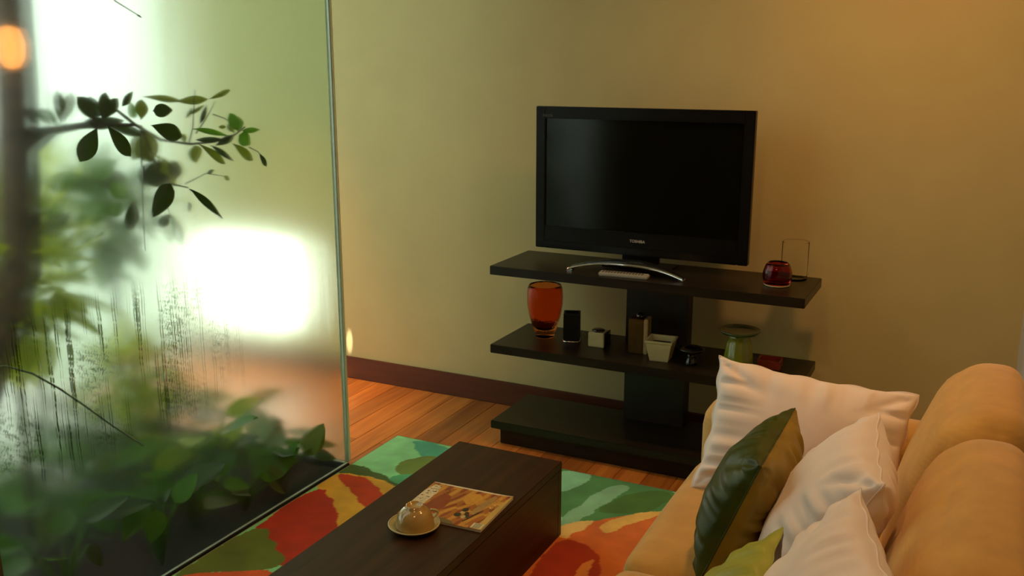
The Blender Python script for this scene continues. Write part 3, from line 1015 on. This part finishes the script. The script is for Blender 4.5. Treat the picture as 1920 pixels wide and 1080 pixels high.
for k in range(26):
    u0, v0 = 0.22 + 0.016 * (k % 2) + 0.02 * (k % 3), 0.60 + 0.012 * k
    MC[(U > u0) & (U < u0 + 0.02) & (V > v0) & (V < v0 + 0.006)] = lin((90, 40, 16))
bc = (U > 0.86) & (U < 0.985) & (V > 0.02) & (V < 0.15)
MC[bc] = lin((232, 222, 180))
MC[bc & (np.sin(V * 420) > 0.1) & (U < 0.97) & (U > 0.88)] = lin((40, 32, 22))
zc = 0.0085 + 0.004 * np.clip(U - 0.75, 0, 1) ** 2 * 8 + 0.003 * np.clip(V - 0.8, 0, 1) * U
vv = np.stack([(U - 0.5) * mw_, (V - 0.5) * mh_, zc], -1).reshape(-1, 3)
ii, jj = np.meshgrid(np.arange(n1 - 1), np.arange(n2 - 1), indexing='ij')
a = (ii * n2 + jj).ravel()
cov = obj('cover', vv.tolist(), np.stack([a, a + n2, a + n2 + 1, a + 1], -1).tolist(), M['cover'], mag, smooth=True)
ca = cov.data.color_attributes.new('dye', 'FLOAT_COLOR', 'POINT')
ca.data.foreach_set('color', np.concatenate([MC.reshape(-1, 3), np.ones((n1 * n2, 1))], 1).astype(np.float32).ravel())
box('pages', -mw_ / 2 + 0.001, mw_ / 2 - 0.001, -mh_ / 2 + 0.001, mh_ / 2 - 0.001, 0.0, 0.0078, M['paper'], mag, bevel=0.001)

# saucer with an upturned cup
sc_ = thing('saucer', 'honey glazed saucer under the upturned cup on the table', 'saucer', (-1.418, 2.188, TZ))
lathe('plate', [(0, 0), (0.040, 0), (0.043, 0.003), (0.060, 0.008), (0.076, 0.016), (0.0775, 0.019), (0.075, 0.0195), (0.060, 0.013), (0.042, 0.008), (0, 0.007)], M['ceramic_saucer'], sc_, seg=56)
lathe('rim_line', [(0.0742, 0.0196), (0.0778, 0.0186), (0.0784, 0.0196), (0.0770, 0.0212), (0.0748, 0.0210), (0.0742, 0.0196)], M['cream'], sc_, seg=56)
cup = thing('cup', 'honey glazed cup turned upside down on its saucer', 'cup', (-1.412, 2.184, TZ + 0.0132))
lathe('bowl', [(0.056, 0.0), (0.0575, 0.001), (0.0575, 0.004), (0.0562, 0.018), (0.0518, 0.034), (0.0435, 0.048), (0.033, 0.057), (0.026, 0.060), (0.0255, 0.068), (0.0225, 0.068), (0.0215, 0.063), (0, 0.062)], M['ceramic_cup'], cup, seg=56)
lathe('inner_wall', [(0.0555, 0.0005), (0.051, 0.020), (0.043, 0.039), (0.032, 0.053), (0.0, 0.058)], M['ceramic_cup'], cup, seg=48)
ha = [(0.050 + 0.024 * math.sin(math.pi * k / 8), 0.012 * 0 + 0.006 * math.sin(math.pi * k / 8), 0.012 + 0.030 * k / 8) for k in range(9)]
hnd = tube('handle', ha, [0.0042] * 9, M['cream'], cup, 8)
hnd.rotation_euler = (0, 0, math.radians(50))

# ================================================================== SOFA
SY0, SY1 = 0.55, 2.985
sofa = thing('sofa', 'tan velour sofa along the right wall with loose cushions', 'sofa', (-0.26, 1.76, 0))
ox, oy = -0.26, 1.76
boxes('base_frame', [(-0.70 - ox, 0.165 - ox, SY0 + 0.02 - oy, SY1 - 0.02 - oy, 0.05, 0.262)], M['sofa_dark'], sofa, bevel=0.015)
for lx in (-0.64, 0.10):
    for ly in (0.65, 2.88):
        box('foot', lx - ox - 0.03, lx - ox + 0.03, ly - oy - 0.03, ly - oy + 0.03, 0.0 if ly < 1 or lx > -0.3 else RZ + 0.0005, 0.05, M['wenge'], sofa, bevel=0.004)
round_box('arm', (0.44, 0.105, 0.235), 0.085, M['sofa'], sofa, (-0.292 - ox, 2.885 - oy, 0.370), 14, (0, 0.01, 0.01))
round_box('arm', (0.435, 0.105, 0.215), 0.085, M['sofa'], sofa, (-0.285 - ox, 0.655 - oy, 0.365), 14, (0, 0.01, 0.01))
for (a0, a1) in ((2.04, 2.775), (1.40, 2.035), (0.765, 1.395)):
    round_box('seat_cushion', (0.345, (a1 - a0) / 2, 0.09), 0.05, M['sofa'], sofa, (-0.375 - ox, (a0 + a1) / 2 - oy, 0.353), 16, (0.008, 0.004, 0.022))


def lean(p):
    k = (p.z + 0.24) / 0.48
    return Vector((p.x + 0.13 * (k ** 1.2 if k > 0 else 0), p.y, p.z))


for (a0, a1, dz) in ((2.29, 2.86, 0.0), (1.53, 2.285, -0.008), (0.765, 1.525, 0.0)):
    round_box('back_cushion', (0.10, (a1 - a0) / 2, 0.235), 0.085, M['sofa'], sofa, (-0.045 - ox, (a0 + a1) / 2 - oy, 0.61 + dz), 18, (0.03, 0.006, 0.018), lean)
round_box('back_frame', (0.045, (SY1 - SY0) / 2 - 0.01, 0.26), 0.035, M['sofa'], sofa, (0.132 - ox, (SY0 + SY1) / 2 - oy, 0.50), 12)

# ------------------------------------------------------------------ pillows
pillow('scatter_pillow', (-0.385, 2.63, 0.595), (0.53, 0.04, -0.045), (0.02, 0.20, 0.34), 0.56, 0.40, 0.17, [M['white_cotton']],
       'large white pillow propped against the far sofa arm', 1, 0.075)
pillow('scatter_pillow', (-0.445, 2.215, 0.605), (0.0, -0.42, 0.0), (0.13, 0.0, 0.33), 0.41, 0.36, 0.19, [M['green_silk'], M['gold_silk']],
       'deep green and gold silk pillow leaning on a white one', 2, 0.05)
pillow('scatter_pillow', (-0.245, 2.08, 0.64), (0.05, -0.40, 0.0), (0.22, 0.0, 0.40), 0.42, 0.44, 0.22, [M['white_cotton']],
       'plump white pillow between the green pillow and the sofa back', 3, 0.06)
pillow('scatter_pillow', (-0.205, 1.55, 0.655), (0.12, -0.43, 0.0), (0.25, 0.05, 0.42), 0.46, 0.46, 0.18, [M['white_cotton']],
       'nearest white pillow, cut by the bottom of the picture', 4, 0.06)
pillow('scatter_pillow', (-0.405, 1.62, 0.555), (0.03, -0.43, 0.0), (0.27, 0.02, 0.36), 0.42, 0.42, 0.13, [M['lime_silk'], M['brown_silk']],
       'lime green pillow with a dark reverse at the bottom edge', 5, 0.05)

# ================================================================== PLANTED COURT
def leaf_mesh(name, mat, width, nseg=8, droop=0.15, fold=0.12, shape='ovate'):
    """unit-long leaf along +Y from the origin, blade normal +Z"""
    vs, fs = [], []
    for i in range(nseg + 1):
        t = i / nseg
        if shape == 'obovate':
            w = math.sin(math.pi * t ** 1.35) ** 0.75 if 0 < t < 1 else 0
        elif shape == 'lance':
            w = math.sin(math.pi * t ** 0.85) ** 1.1 if 0 < t < 1 else 0
        else:
            w = math.sin(math.pi * t ** 0.72) ** 0.8 if 0 < t < 1 else 0
        w *= width / 2
        z = -droop * t * t
        for k in (-1, -0.5, 0, 0.5, 1):
            vs.append((w * k, t, z + fold * width * abs(k) * (1 - 0.5 * abs(k)) + 0.006 * math.sin(9 * t + 3 * k)))
        if i:
            for k in range(4):
                fs.append(((i - 1) * 5 + k, (i - 1) * 5 + k + 1, i * 5 + k + 1, i * 5 + k))
    return mesh_data(name, vs, fs, mat, True)


def place_leaf(me, parent, base, tip, nrm, origin, wscale=1.0, name='leaf'):
    b_, t_ = Vector(base), Vector(tip)
    d = t_ - b_
    L = d.length
    y = d.normalized()
    nz_ = Vector(nrm)
    z = (nz_ - y * nz_.dot(y)).normalized()
    x = y.cross(z)
    m = Matrix(((x.x * L * wscale, y.x * L, z.x * L, 0), (x.y * L * wscale, y.y * L, z.y * L, 0), (x.z * L * wscale, y.z * L, z.z * L, 0), (0, 0, 0, 1)))
    m.translation = b_ - Vector(origin)
    return link(name, me, parent, mw=m)


LM = {}
for mk in ('leaf_dark', 'leaf_olive', 'leaf_mid', 'leaf_lime', 'leaf_pale'):
    for sh in ('ovate', 'obovate', 'lance'):
        LM[(mk, sh)] = leaf_mesh('leaf_blade', M[mk], 1.0, shape=sh, droop=0.10, fold=0.10)
CAMV = Vector((0, 0, H))


def G(px, py, d):                                      # a spot d metres inside the court, measured on the photo
    return Vector(at_x(px, py, XG - 0.006 - d))


# --- small tree whose branch hangs against the pane
TR0 = Vector((-2.62, float(at_x(18, 250, -2.62)[1]) - 0.58, 0.0))
tree = thing('court_tree', 'small tree with a dark trunk and oval leaves pressed near the misted glass', 'tree', tuple(TR0 + Vector((0, 0, -0.02))))
TR0 = TR0 + Vector((0, 0, -0.02))
trunk_pts = [TR0, TR0 + Vector((0.0, 0.25, 0.5)), TR0 + Vector((0.0, 0.55, 1.05)), TR0 + Vector((-0.01, 0.62, 1.6)), TR0 + Vector((0.02, 0.64, 2.4))]
tube('trunk', [p - TR0 for p in trunk_pts], [0.085, 0.075, 0.068, 0.066, 0.06], M['bark'], tree, 12)


def branch(name, pts, r0, r1):
    n_ = len(pts)
    return tube(name, [Vector(p) - TR0 for p in pts], [r0 + (r1 - r0) * i / (n_ - 1) for i in range(n_)], M['twig'], tree, 7)


branch('branch', [trunk_pts[2] + Vector((0, 0, -0.2)), G(60, 285, 0.27), G(100, 245, 0.18), G(150, 236, 0.09), G(200, 234, 0.05), G(255, 234, 0.035)], 0.020, 0.004)
branch('branch', [G(150, 236, 0.09), G(210, 200, 0.05), G(250, 232, 0.04), G(300, 262, 0.10), G(355, 270, 0.05), G(400, 266, 0.03), G(440, 252, 0.025), G(458, 238, 0.025)], 0.006, 0.0025)
branch('twig', [G(352, 272, 0.05), G(360, 240, 0.03), G(364, 168, 0.03)], 0.003, 0.0012)
branch('twig', [G(366, 250, 0.04), G(385, 222, 0.03), G(402, 190, 0.03)], 0.003, 0.0012)
branch('twig', [G(398, 214, 0.03), G(420, 222, 0.03), G(434, 232, 0.03)], 0.002, 0.0012)
branch('twig', [G(466, 276, 0.02), G(482, 284, 0.015), G(492, 296, 0.012)], 0.002, 0.001)
branch('twig', [G(262, 236, 0.06), G(300, 330, 0.12), G(322, 345, 0.05), G(352, 352, 0.03)], 0.005, 0.002)
branch('twig', [G(262, 250, 0.06), G(266, 340, 0.05), G(268, 420, 0.05), G(272, 470, 0.06)], 0.003, 0.0012)
branch('twig', [G(300, 345, 0.06), G(310, 380, 0.05), G(318, 402, 0.07)], 0.002, 0.0012)
branch('twig', [G(345, 345, 0.05), G(385, 325, 0.03), G(418, 330, 0.03)], 0.002, 0.001)

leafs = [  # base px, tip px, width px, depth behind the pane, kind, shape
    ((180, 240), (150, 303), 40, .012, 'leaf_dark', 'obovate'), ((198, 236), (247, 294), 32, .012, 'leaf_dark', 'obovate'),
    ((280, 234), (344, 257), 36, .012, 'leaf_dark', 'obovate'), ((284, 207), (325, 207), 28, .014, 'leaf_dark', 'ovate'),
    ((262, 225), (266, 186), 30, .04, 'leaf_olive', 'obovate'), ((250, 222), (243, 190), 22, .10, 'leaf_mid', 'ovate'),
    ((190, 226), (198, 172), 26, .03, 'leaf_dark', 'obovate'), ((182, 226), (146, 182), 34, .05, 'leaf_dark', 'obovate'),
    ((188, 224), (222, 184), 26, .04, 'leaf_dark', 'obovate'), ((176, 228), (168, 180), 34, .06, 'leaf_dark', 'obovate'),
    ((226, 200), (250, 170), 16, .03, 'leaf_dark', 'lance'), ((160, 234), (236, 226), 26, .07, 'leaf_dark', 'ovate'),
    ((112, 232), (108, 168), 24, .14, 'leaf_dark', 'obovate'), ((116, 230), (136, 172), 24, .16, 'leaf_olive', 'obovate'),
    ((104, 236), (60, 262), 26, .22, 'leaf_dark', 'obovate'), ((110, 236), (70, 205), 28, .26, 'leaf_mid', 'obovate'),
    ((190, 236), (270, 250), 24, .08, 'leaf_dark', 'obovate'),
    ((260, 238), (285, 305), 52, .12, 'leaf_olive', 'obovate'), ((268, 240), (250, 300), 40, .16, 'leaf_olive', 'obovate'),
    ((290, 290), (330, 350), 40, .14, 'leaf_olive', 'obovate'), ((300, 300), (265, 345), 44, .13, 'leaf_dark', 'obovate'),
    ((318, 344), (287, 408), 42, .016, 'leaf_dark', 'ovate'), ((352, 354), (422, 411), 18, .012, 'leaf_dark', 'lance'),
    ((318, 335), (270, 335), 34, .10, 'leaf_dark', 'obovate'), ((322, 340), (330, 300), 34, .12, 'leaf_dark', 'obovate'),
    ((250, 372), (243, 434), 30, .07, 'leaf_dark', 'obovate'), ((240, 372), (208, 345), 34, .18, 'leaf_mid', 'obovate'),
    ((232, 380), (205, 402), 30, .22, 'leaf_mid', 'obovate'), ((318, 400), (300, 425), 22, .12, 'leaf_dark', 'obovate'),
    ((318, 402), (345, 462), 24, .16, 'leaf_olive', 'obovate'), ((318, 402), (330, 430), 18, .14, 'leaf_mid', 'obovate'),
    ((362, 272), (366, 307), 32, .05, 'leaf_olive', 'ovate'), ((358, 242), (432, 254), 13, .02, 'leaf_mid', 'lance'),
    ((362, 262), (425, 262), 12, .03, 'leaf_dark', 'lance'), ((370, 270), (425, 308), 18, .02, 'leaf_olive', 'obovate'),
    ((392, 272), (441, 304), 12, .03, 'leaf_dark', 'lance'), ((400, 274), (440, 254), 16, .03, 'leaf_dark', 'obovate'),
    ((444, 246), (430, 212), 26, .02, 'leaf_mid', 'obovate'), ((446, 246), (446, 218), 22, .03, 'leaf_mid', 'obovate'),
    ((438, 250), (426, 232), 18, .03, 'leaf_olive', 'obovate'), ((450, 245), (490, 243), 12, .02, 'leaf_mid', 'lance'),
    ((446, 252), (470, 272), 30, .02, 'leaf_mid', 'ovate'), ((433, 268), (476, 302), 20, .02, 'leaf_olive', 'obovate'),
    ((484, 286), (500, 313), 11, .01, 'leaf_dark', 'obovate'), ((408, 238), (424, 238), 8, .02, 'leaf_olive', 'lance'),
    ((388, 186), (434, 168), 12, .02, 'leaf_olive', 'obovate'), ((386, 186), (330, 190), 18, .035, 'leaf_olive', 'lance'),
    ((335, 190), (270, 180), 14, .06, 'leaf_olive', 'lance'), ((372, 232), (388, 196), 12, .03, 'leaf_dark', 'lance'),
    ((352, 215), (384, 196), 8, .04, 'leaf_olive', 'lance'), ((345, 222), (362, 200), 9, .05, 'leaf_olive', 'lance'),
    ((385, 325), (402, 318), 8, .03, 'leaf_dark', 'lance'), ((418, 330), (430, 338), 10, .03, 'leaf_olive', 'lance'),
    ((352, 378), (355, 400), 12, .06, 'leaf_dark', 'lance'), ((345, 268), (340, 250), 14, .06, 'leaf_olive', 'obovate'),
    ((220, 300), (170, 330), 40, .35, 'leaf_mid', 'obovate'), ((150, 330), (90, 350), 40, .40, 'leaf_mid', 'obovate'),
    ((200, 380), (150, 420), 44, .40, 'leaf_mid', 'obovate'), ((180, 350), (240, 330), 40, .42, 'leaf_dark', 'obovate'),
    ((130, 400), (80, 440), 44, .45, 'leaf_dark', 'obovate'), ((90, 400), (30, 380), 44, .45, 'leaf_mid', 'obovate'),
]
rl = random.Random(7)
for (b0, t0, wpx, d, mk, sh) in leafs:
    B_, T_ = G(b0[0], b0[1], d), G(t0[0], t0[1], d + rl.uniform(-0.006, 0.02) * (1 if d > 0.02 else 0.3))
    Lp = math.hypot(t0[0] - b0[0], t0[1] - b0[1])
    nv = (CAMV - B_).normalized() * 0.5 + Vector((1, 0, 0.1)) + Vector((0, rl.uniform(-.2, .2), rl.uniform(-.2, .2)))
    dist = float(np.dot(np.array(B_) - np.array(CAMV), FW))
    place_leaf(LM[(mk, sh)], tree, B_, T_, nv, TR0, 0.92 * wpx * dist / FPX / (T_ - B_).length)

# --- a bare twig tip and the glimpse of leaf at the top of the pane
tw = thing('hanging_twig', 'thin bare twig pointing down at the top of the pane', 'twig', tuple(G(235, 12, .03)))
o_ = Vector(tw.location)
tube('stem', [G(180, -40, .05) - o_, G(215, 2, .03) - o_, G(262, 31, .02) - o_], [0.0025, 0.002, 0.0012], M['twig'], tw, 6)
tube('bud', [G(256, 28, .02) - o_, G(260, 30, .02) - o_, G(264, 33, .02) - o_], [0.002, 0.003, 0.0012], M['twig'], tw, 6)

# --- broad-leaved ground plants
def ground_plant(x, y, h, nl, size, mk, label, group, seed, z0=-0.02, up=0.6):
    r_ = random.Random(seed)
    root = thing('broadleaf_plant', label, 'plant', (x, y, z0), 0, group)
    stems = []
    for k in range(nl):
        an = 2 * math.pi * (k + r_.uniform(-.3, .3)) / nl
        hh_ = h * r_.uniform(0.55, 1.0)
        rad = size * r_.uniform(0.25, 0.75)
        p1 = Vector((math.cos(an) * rad, math.sin(an) * rad, hh_))
        if x + p1.x > XG - 0.05:
            p1.x = XG - 0.05 - x
        stems.append(tube_geo([(0, 0, 0), (p1.x * .35, p1.y * .35, hh_ * .6), tuple(p1)], [0.006, 0.005, 0.003], 5))
        dr = Vector((math.cos(an), math.sin(an), r_.uniform(-0.5, up)))
        tip = p1 + dr.normalized() * size * r_.uniform(0.7, 1.1)
        if x + tip.x > XG - 0.02:
            tip.x = XG - 0.02 - x
        place_leaf(LM[(r_.choice(mk), 'ovate')], root, p1, tip, (dr.x * 0.3 + .15, dr.y * .3 - .2, 1.0), (0, 0, 0), r_.uniform(0.55, 0.75))
    v, f = merge(stems)
    obj('stems', v, f, M['leaf_mid'], root, smooth=True)
    return root


rg = random.Random(21)
ORD = ('first', 'second', 'third', 'fourth', 'fifth', 'sixth', 'seventh', 'eighth', 'ninth', 'tenth')
k = 0
for iy in range(9):
    for ix in range(4):
        x = XG - 0.15 - ix * 0.36 + rg.uniform(-.06, .06)
        y = YG - 0.20 - iy * 0.26 + rg.uniform(-.06, .06)
        if y < 1.66 or x < -3.3 or (ix == 2 and iy > 4):
            k += 1
            continue
        if ix == 0:
            h, s = 0.17 + 0.035 * min(iy, 5), 0.18
        else:
            h, s = 0.20 + 0.035 * min(ix, 2) + 0.008 * iy, 0.22
        near = ix == 0
        mk = ['leaf_mid', 'leaf_mid', 'leaf_dark'] if rg.random() > 0.3 else ['leaf_mid', 'leaf_olive']
        ground_plant(x, y, h * rg.uniform(.8, 1.15), 10 if near else 7, s, mk,
                     'low broad-leaved plant against the glass, %s from the glass corner' % ORD[iy] if near else 'broad-leaved plant in the %s row from the glass, %s from the passage' % (ORD[ix], ORD[iy]),
                     'front row of court plants' if near else 'rear rows of court plants', 100 + k)
        k += 1
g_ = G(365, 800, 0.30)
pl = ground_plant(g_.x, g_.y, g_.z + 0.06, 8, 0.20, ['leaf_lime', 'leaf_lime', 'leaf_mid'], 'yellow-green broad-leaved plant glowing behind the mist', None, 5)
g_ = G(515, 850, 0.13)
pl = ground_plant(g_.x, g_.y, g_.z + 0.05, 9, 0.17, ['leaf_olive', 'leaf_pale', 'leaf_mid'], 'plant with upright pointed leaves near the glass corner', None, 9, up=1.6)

# --- arching stem across the lower left of the pane
ar = thing('arching_stem', 'thin pale stem arching across the lower left of the pane', 'stem', tuple(G(268, 835, .05)))
o_ = Vector(ar.location)
tube('stem', [G(x_, y_, .012) - o_ for x_, y_ in ((-40, 690), (10, 686), (60, 700), (110, 728), (160, 762), (210, 798), (268, 835))], [0.003] * 7, M['leaf_pale'], ar, 6)

# --- shrubs further out in the court
def shrub(x, y, z0, rx, rz, nl, mk, label, seed, size=0.12):
    r_ = random.Random(seed)
    root = thing('shrub', label, 'shrub', (x, y, z0))
    base = LM[(mk, 'ovate')]
    bv = [v.co.copy() for v in base.vertices]
    bf = [tuple(p.vertices) for p in base.polygons]
    V, Fc = [], []
    for _ in range(nl):
        u = Vector((r_.gauss(0, 1), r_.gauss(0, 1), r_.gauss(0, 1))).normalized() * r_.uniform(0.45, 1.0)
        c = Vector((u.x * rx, u.y * rx, rz + u.z * rx * 1.1))
        d = (u + Vector((r_.uniform(-.6, .6), r_.uniform(-.6, .6), r_.uniform(-.6, .6)))).normalized()
        s = size * r_.uniform(0.7, 1.2)
        q = d.to_track_quat('Y', 'Z')
        bb = len(V)
        V += [c + q @ Vector((v.x * s * 0.5, v.y * s, v.z * s)) for v in bv]
        Fc += [tuple(i + bb for i in f) for f in bf]
    fo = obj('foliage', V, Fc, M[mk], root, smooth=True)
    fo['kind'] = 'stuff'
    tube('stem', [(0, 0, 0), (0.03, 0.02, rz), (0.0, 0.03, rz * 1.2)], [0.02, 0.015, 0.006], M['bark'], root, 7)
    return root


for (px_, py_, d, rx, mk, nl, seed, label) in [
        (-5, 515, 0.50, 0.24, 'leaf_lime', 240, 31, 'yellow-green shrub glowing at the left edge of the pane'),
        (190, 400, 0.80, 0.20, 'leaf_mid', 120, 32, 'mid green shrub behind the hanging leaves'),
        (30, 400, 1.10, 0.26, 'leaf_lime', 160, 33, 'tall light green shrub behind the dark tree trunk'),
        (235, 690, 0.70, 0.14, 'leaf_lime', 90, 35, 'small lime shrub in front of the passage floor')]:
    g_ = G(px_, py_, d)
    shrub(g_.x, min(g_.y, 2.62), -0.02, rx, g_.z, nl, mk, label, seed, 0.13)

# --- small orange lamp fixed to the trunk
lp = thing('trunk_lamp', 'small orange lamp glowing beside the dark trunk at top left', 'lamp', tuple(G(18, 88, 0.20)))
lathe('bracket', [(0, -0.08), (0.028, -0.08), (0.030, -0.072), (0.012, -0.062), (0, -0.062)], M['lamp_body'], lp, seg=24)
lathe('globe', [(0, -0.062), (0.020, -0.056), (0.036, -0.03), (0.040, 0.010), (0.030, 0.048), (0, 0.060)], M['lamp_glow'], lp, seg=28)
lathe('cap', [(0, 0.060), (0.018, 0.058), (0.020, 0.064), (0, 0.072)], M['lamp_body'], lp, seg=24)
